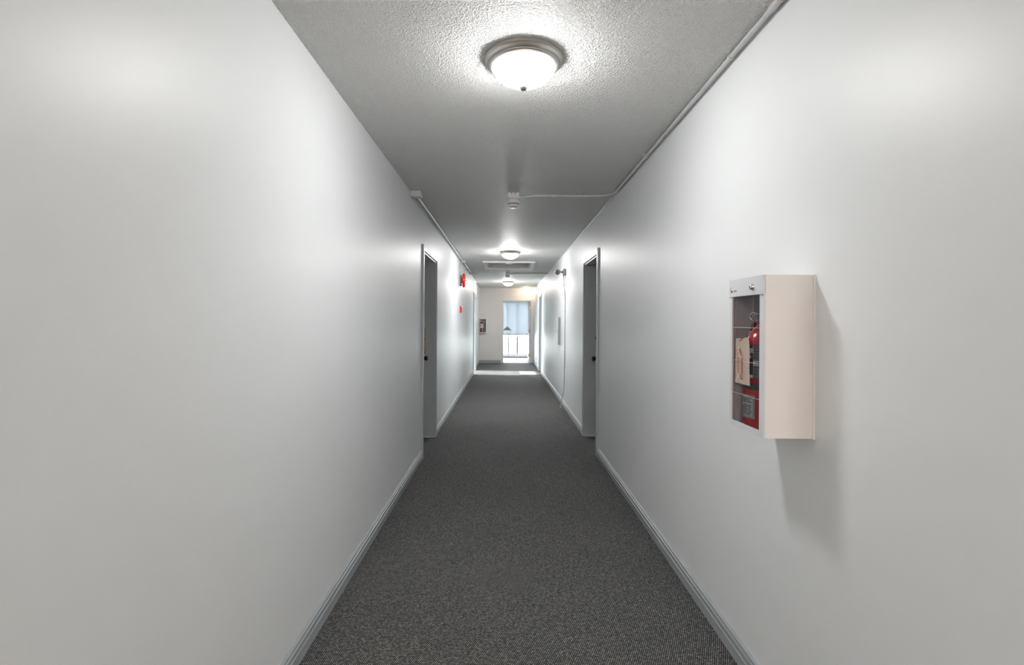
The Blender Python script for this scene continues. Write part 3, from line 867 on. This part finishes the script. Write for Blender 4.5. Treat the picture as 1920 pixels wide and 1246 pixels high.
# chrome cam lock
LY, LZ = 1.646, 1.456
MB().lathe([(0.0, -0.010), (0.005, -0.010), (0.0075, -0.0085), (0.0095, -0.004), (0.0105, 0)], 24, (KX0 - 0.004, LY, LZ), 'X').build('lock', 'chrome', head, True)
MB().box((KX0 - 0.0148, LY - 0.0008, LZ - 0.0035), (KX0 - 0.0138, LY + 0.0008, LZ + 0.0035)).build('keyhole', 'dark_slot', head)
# maker's mark on the header: red word, grey word and little swoosh
def cab_text(body, size, y, z, mat, name):
    mb = MB()
    t = text_bm(body, size)
    # text x runs toward -y (left to right as read from the corridor), text y is up, facing -x
    mt = Matrix(((0, 0, -1, KX0 - 0.0043), (-1, 0, 0, y), (0, 1, 0, z), (0, 0, 0, 1)))
    mb.merge(t, mt)
    return mb.build(name, mat, head)
cab_text('FIRE', 0.0105, 1.806, 1.4455, 'logo_red', 'lettering')
cab_text('TECH', 0.0085, 1.7815, 1.4465, 'logo_grey', 'lettering')
MB().tube([(KX0 - 0.0044, 1.806, 1.453), (KX0 - 0.0044, 1.8075, 1.458), (KX0 - 0.0044, 1.804, 1.463)], 0.0007, 6).build('swoosh', 'logo_grey', head)

# ------------------------------------------------------------------ the extinguisher inside
QX, QY, QZ, QR = 0.860, 1.733, KZ0 + kt, 0.064
fe = thing('fire_extinguisher', 'red fire extinguisher standing inside the near right wall cabinet', 'fire extinguisher', (QX, QY, QZ), 'fire extinguishers in wall cabinets')
q = (QX, QY, QZ)
MB().lathe([(0, 0), (QR - 0.006, 0), (QR, 0.008), (QR, 0.274), (QR - 0.004, 0.290), (QR - 0.013, 0.306), (QR - 0.028, 0.322), (0.020, 0.333), (0.017, 0.345), (0, 0.345)], 40, q).build('cylinder', 'cylinder_red', fe, True)
MB().lathe([(QR, 0.128), (QR + 0.0016, 0.129), (QR + 0.0016, 0.146), (QR, 0.147)], 40, q).build('strap', 'black_plastic', fe, True)
vv = MB().lathe([(0, 0.343), (0.019, 0.343), (0.019, 0.355), (0.015, 0.359), (0.015, 0.386), (0, 0.388)], 20, q).build('valve', 'black_plastic', fe, True)
MB().box((QX - 0.012, QY - 0.075, QZ + 0.370), (QX + 0.012, QY + 0.022, QZ + 0.378), 0.003).build('carry_handle', 'steel', fe)
mb = MB()
mb.tube([(QX, QY + 0.018, QZ + 0.382), (QX, QY - 0.02, QZ + 0.396), (QX, QY - 0.078, QZ + 0.416)], 0.008, 8)
mb.build('squeeze_lever', 'steel', fe)
MB().torus((QX - 0.026, QY + 0.018, QZ + 0.366), 0.014, 0.0018, (0.75, 0.62, 0.2)).build('pull_ring', 'chrome', fe, True)
MB().torus((QX - 0.022, QY + 0.022, QZ + 0.340), 0.009, 0.0014, (0.4, 0.9, 0.1)).build('seal_loop', 'logo_red', fe, True)
MB().lathe([(0, -0.030), (0.013, -0.030), (0.014, -0.026), (0.014, -0.014), (0, -0.014)], 18, (QX, QY, QZ + 0.360), 'X').build('gauge', 'steel', fe, True)
MB().tube([(QX - 0.006, QY + 0.016, QZ + 0.362), (QX - 0.014, QY + 0.036, QZ + 0.360), (QX - 0.016, QY + 0.048, QZ + 0.330), (QX - 0.012, QY + 0.058, QZ + 0.298), (QX - 0.002, QY + 0.068, QZ + 0.24), (QX + 0.004, QY + 0.071, QZ + 0.06)], 0.0075, 10).build('hose', 'black_plastic', fe, True)

def wrap(mb, th0, th1, z0, z1, rr, n=10):
    """a curved patch hugging the cylinder, angles in degrees"""
    A = []
    for k in range(n + 1):
        a = math.radians(th0 + (th1 - th0) * k / n)
        A.append((mb.bm.verts.new((QX + rr * math.cos(a), QY + rr * math.sin(a), QZ + z0)), mb.bm.verts.new((QX + rr * math.cos(a), QY + rr * math.sin(a), QZ + z1))))
    for k in range(n):
        mb.bm.faces.new((A[k][0], A[k+1][0], A[k+1][1], A[k][1]))
    return mb
def wrap_poly(mb, pts, rr):
    """flat print outline (angle degrees, height) wrapped on the cylinder"""
    vs = [mb.bm.verts.new((QX + rr * math.cos(math.radians(a)), QY + rr * math.sin(math.radians(a)), QZ + z)) for a, z in pts]
    mb.bm.faces.new(vs)
r1, r2 = QR + 0.0006, QR + 0.0011
lb = wrap(MB(), 176, 300, 0.166, 0.290 - 0.016, r1, 20).build('upper_label', 'label_black', fe, True)
wrap(MB(), 212, 296, 0.168, 0.272, r2, 14).build('text_panel', 'label_grey', lb, True)
mb = MB()
z0 = 0.268
random.seed(3)
for i in range(9):
    z = 0.262 - i * 0.0105
    if 0.208 < z < 0.224: continue
    a = 216
    while a < 288:
        w = random.uniform(4, 11)
        wrap(mb, a, min(a + w, 292), z, z + 0.0045, QR + 0.0015, 3)
        a += w + random.uniform(2, 5)
mb.build('print_lines', 'label_dark', lb)
wrap(MB(), 214, 262, 0.207, 0.223, QR + 0.0017, 8).build('barcode_panel', 'label_white', lb, True)
mb = MB()
for a, w in ((220, 3), (226, 5), (235, 3), (241, 6), (251, 3)):
    wrap(mb, a, a + w, 0.210, 0.219, QR + 0.0020, 2)
mb.build('barcode', 'label_dark', lb)
mb = MB()                                         # white marks down the black strip
rm = QR + 0.0014
wrap_poly(mb, [(198, 0.263), (213, 0.264), (213, 0.247), (207, 0.249), (204, 0.243), (196, 0.251), (202, 0.254)], rm)
wrap_poly(mb, [(196, 0.238), (204, 0.240), (206, 0.236), (200, 0.2345)], rm)
wrap_poly(mb, [(196, 0.238), (199, 0.236), (197, 0.229), (194, 0.231)], rm)
wrap_poly(mb, [(206, 0.239), (208, 0.235), (204, 0.229), (201, 0.231)], rm)
for z in (0.220, 0.212, 0.204):
    wrap_poly(mb, [(190, z), (203, z - 0.001), (203, z - 0.005), (190, z - 0.0035)], rm)
wrap_poly(mb, [(188, 0.220), (191, 0.220), (191, 0.201), (188, 0.201)], rm)
wrap_poly(mb, [(190, 0.195), (202, 0.196), (203, 0.188), (194, 0.190)], rm)
wrap_poly(mb, [(190, 0.186), (201, 0.178), (198, 0.176), (190, 0.181)], rm)
wrap_poly(mb, [(200, 0.176), (212, 0.166), (213, 0.156 + 0.012), (213, 0.168), (211, 0.1765)], rm)
wrap_poly(mb, [(197, 0.171), (204, 0.177), (213, 0.1675), (203, 0.1665)], rm)
mb.build('white_marks', 'label_white', lb)
lb2 = wrap(MB(), 156, 218, 0.034, 0.110, r1, 14).build('lower_label', 'label_silver', fe, True)
mb = MB()
for i in range(8):                                # dashed border
    a = 158 + i * 7.4
    wrap(mb, a, a + 4, 0.105, 0.1085, r2, 2); wrap(mb, a, a + 4, 0.0352, 0.0385, r2, 2)
for i in range(9):
    z = 0.042 + i * 0.0073
    wrap(mb, 213.5, 217.5, z, z + 0.004, r2, 2); wrap(mb, 157, 161, z, z + 0.004, r2, 2)
for i in range(10):
    z = 0.100 - i * 0.0058
    if i in (3,): continue
    a = 166
    while a < 205:
        w = random.uniform(4, 14)
        wrap(mb, a, min(a + w, 209), z - 0.0032, z, r2, 3)
        a += w + random.uniform(1, 4)
mb.build('print_lines', 'label_dark', lb2)

# paper inspection tag hanging just inside the clear door
it = thing('inspection_tag', 'beige paper inspection tag with red print on the near extinguisher', 'tag', (0.789, 1.737, 1.24), 'paper inspection tags')
mb = MB()
rows = [(1.290, 1.783, 1.694, 0.000), (1.272, 1.789, 1.690, 0.001), (1.24, 1.7885, 1.689, 0.0015), (1.20, 1.789, 1.689, 0.0005), (1.17, 1.792, 1.688, 0.0015), (1.139, 1.793, 1.683, 0.000)]
nv = 7
grid = []
for z, ya, yb_, dx in rows:
    grid.append([mb.bm.verts.new((0.7885 + dx + 0.0015 * math.sin(k / (nv - 1) * PI), ya + (yb_ - ya) * k / (nv - 1), z + (0.004 if k > 3 else 0) * (1 if z > 1.28 else 0))) for k in range(nv)])
for i in range(len(rows) - 1):
    for k in range(nv - 1):
        mb.bm.faces.new((grid[i][k], grid[i+1][k], grid[i+1][k+1], grid[i][k+1]))
# folded corner at the top toward the valve
mb.bm.faces.new((grid[0][nv-1], grid[0][nv-2], mb.bm.verts.new((0.792, 1.688, 1.300))))
ex = bmesh.ops.extrude_face_region(mb.bm, geom=list(mb.bm.faces))
bmesh.ops.translate(mb.bm, vec=(0.0005, 0, 0), verts=[v for v in ex['geom'] if isinstance(v, bmesh.types.BMVert)])
paper = mb.build('paper', 'tag_paper', it)
def mark(mb, y, z, w, h):
    mb.box((0.7868, y, z), (0.7880, y - w, z + h))
mb = MB()
mb.tube([(0.7865, 1.752, 1.283), (0.7865, 1.735, 1.289)], 0.0016, 6)
mb.tube([(0.7865, 1.757, 1.254), (0.7865, 1.750, 1.247), (0.7865, 1.746, 1.238)], 0.0016, 6)
random.seed(5)
for i in range(14):
    mark(mb, 1.744 + random.uniform(-0.0015, 0.0015), 1.222 - i * 0.0052, random.uniform(0.004, 0.008), 0.0030)
for i in range(22):
    mark(mb, 1.776, 1.262 - i * 0.0046, random.uniform(0.001, 0.003), 0.0024)
for i in range(7):
    mark(mb, 1.766 - random.uniform(0, 0.003), 1.22 - i * 0.009, 0.002, 0.005)
mb.build('red_print', 'tag_red', paper)
mb = MB()
mb.tube([(0.7865, 1.745, 1.238), (0.7865, 1.741, 1.232)], 0.002, 6)
mb.tube([(0.7865, 1.752, 1.168), (0.7865, 1.746, 1.160), (0.7865, 1.741, 1.158)], 0.002, 6)
mb.build('orange_print', 'tag_orange', paper)
mb = MB()
mark(mb, 1.770, 1.243, 0.013, 0.020); mark(mb, 1.770, 1.158, 0.013, 0.018)
mb.build('pale_figures', 'label_white', paper)
MB().tube([(0.790, 1.70, 1.293), (0.800, 1.708, 1.312), (QX - 0.016, QY - 0.004, QZ + 0.344)], 0.0009, 6).build('string', 'label_white', it)

# ------------------------------------------------------------------ same cabinet, extinguisher and tag on the end wall (turned to face the camera)
def place_copy(src, pivot_src, pivot_dst, ang):
    R = Matrix.Rotation(ang, 4, 'Z')
    c = copy_tree(src)
    v = R @ (Vector(src.location) - Vector(pivot_src)) + Vector(pivot_dst)
    c.location = v
    c.rotation_euler = (0, 0, ang)
    WORLD[c.name] = v
    return c
pv = (KX1, (KY0 + KY1) / 2, KZ0)
dst = (-0.715, Y1, 0.985)
k2 = place_copy(kc, pv, dst, PI / 2)
k2['label'] = 'white extinguisher cabinet on the far end wall, left of the doorway'
f2 = place_copy(fe, pv, dst, PI / 2)
f2['label'] = 'red fire extinguisher inside the cabinet on the far end wall'
t2 = place_copy(it, pv, dst, PI / 2)
t2['label'] = 'beige paper tag hanging on the extinguisher at the far end wall'
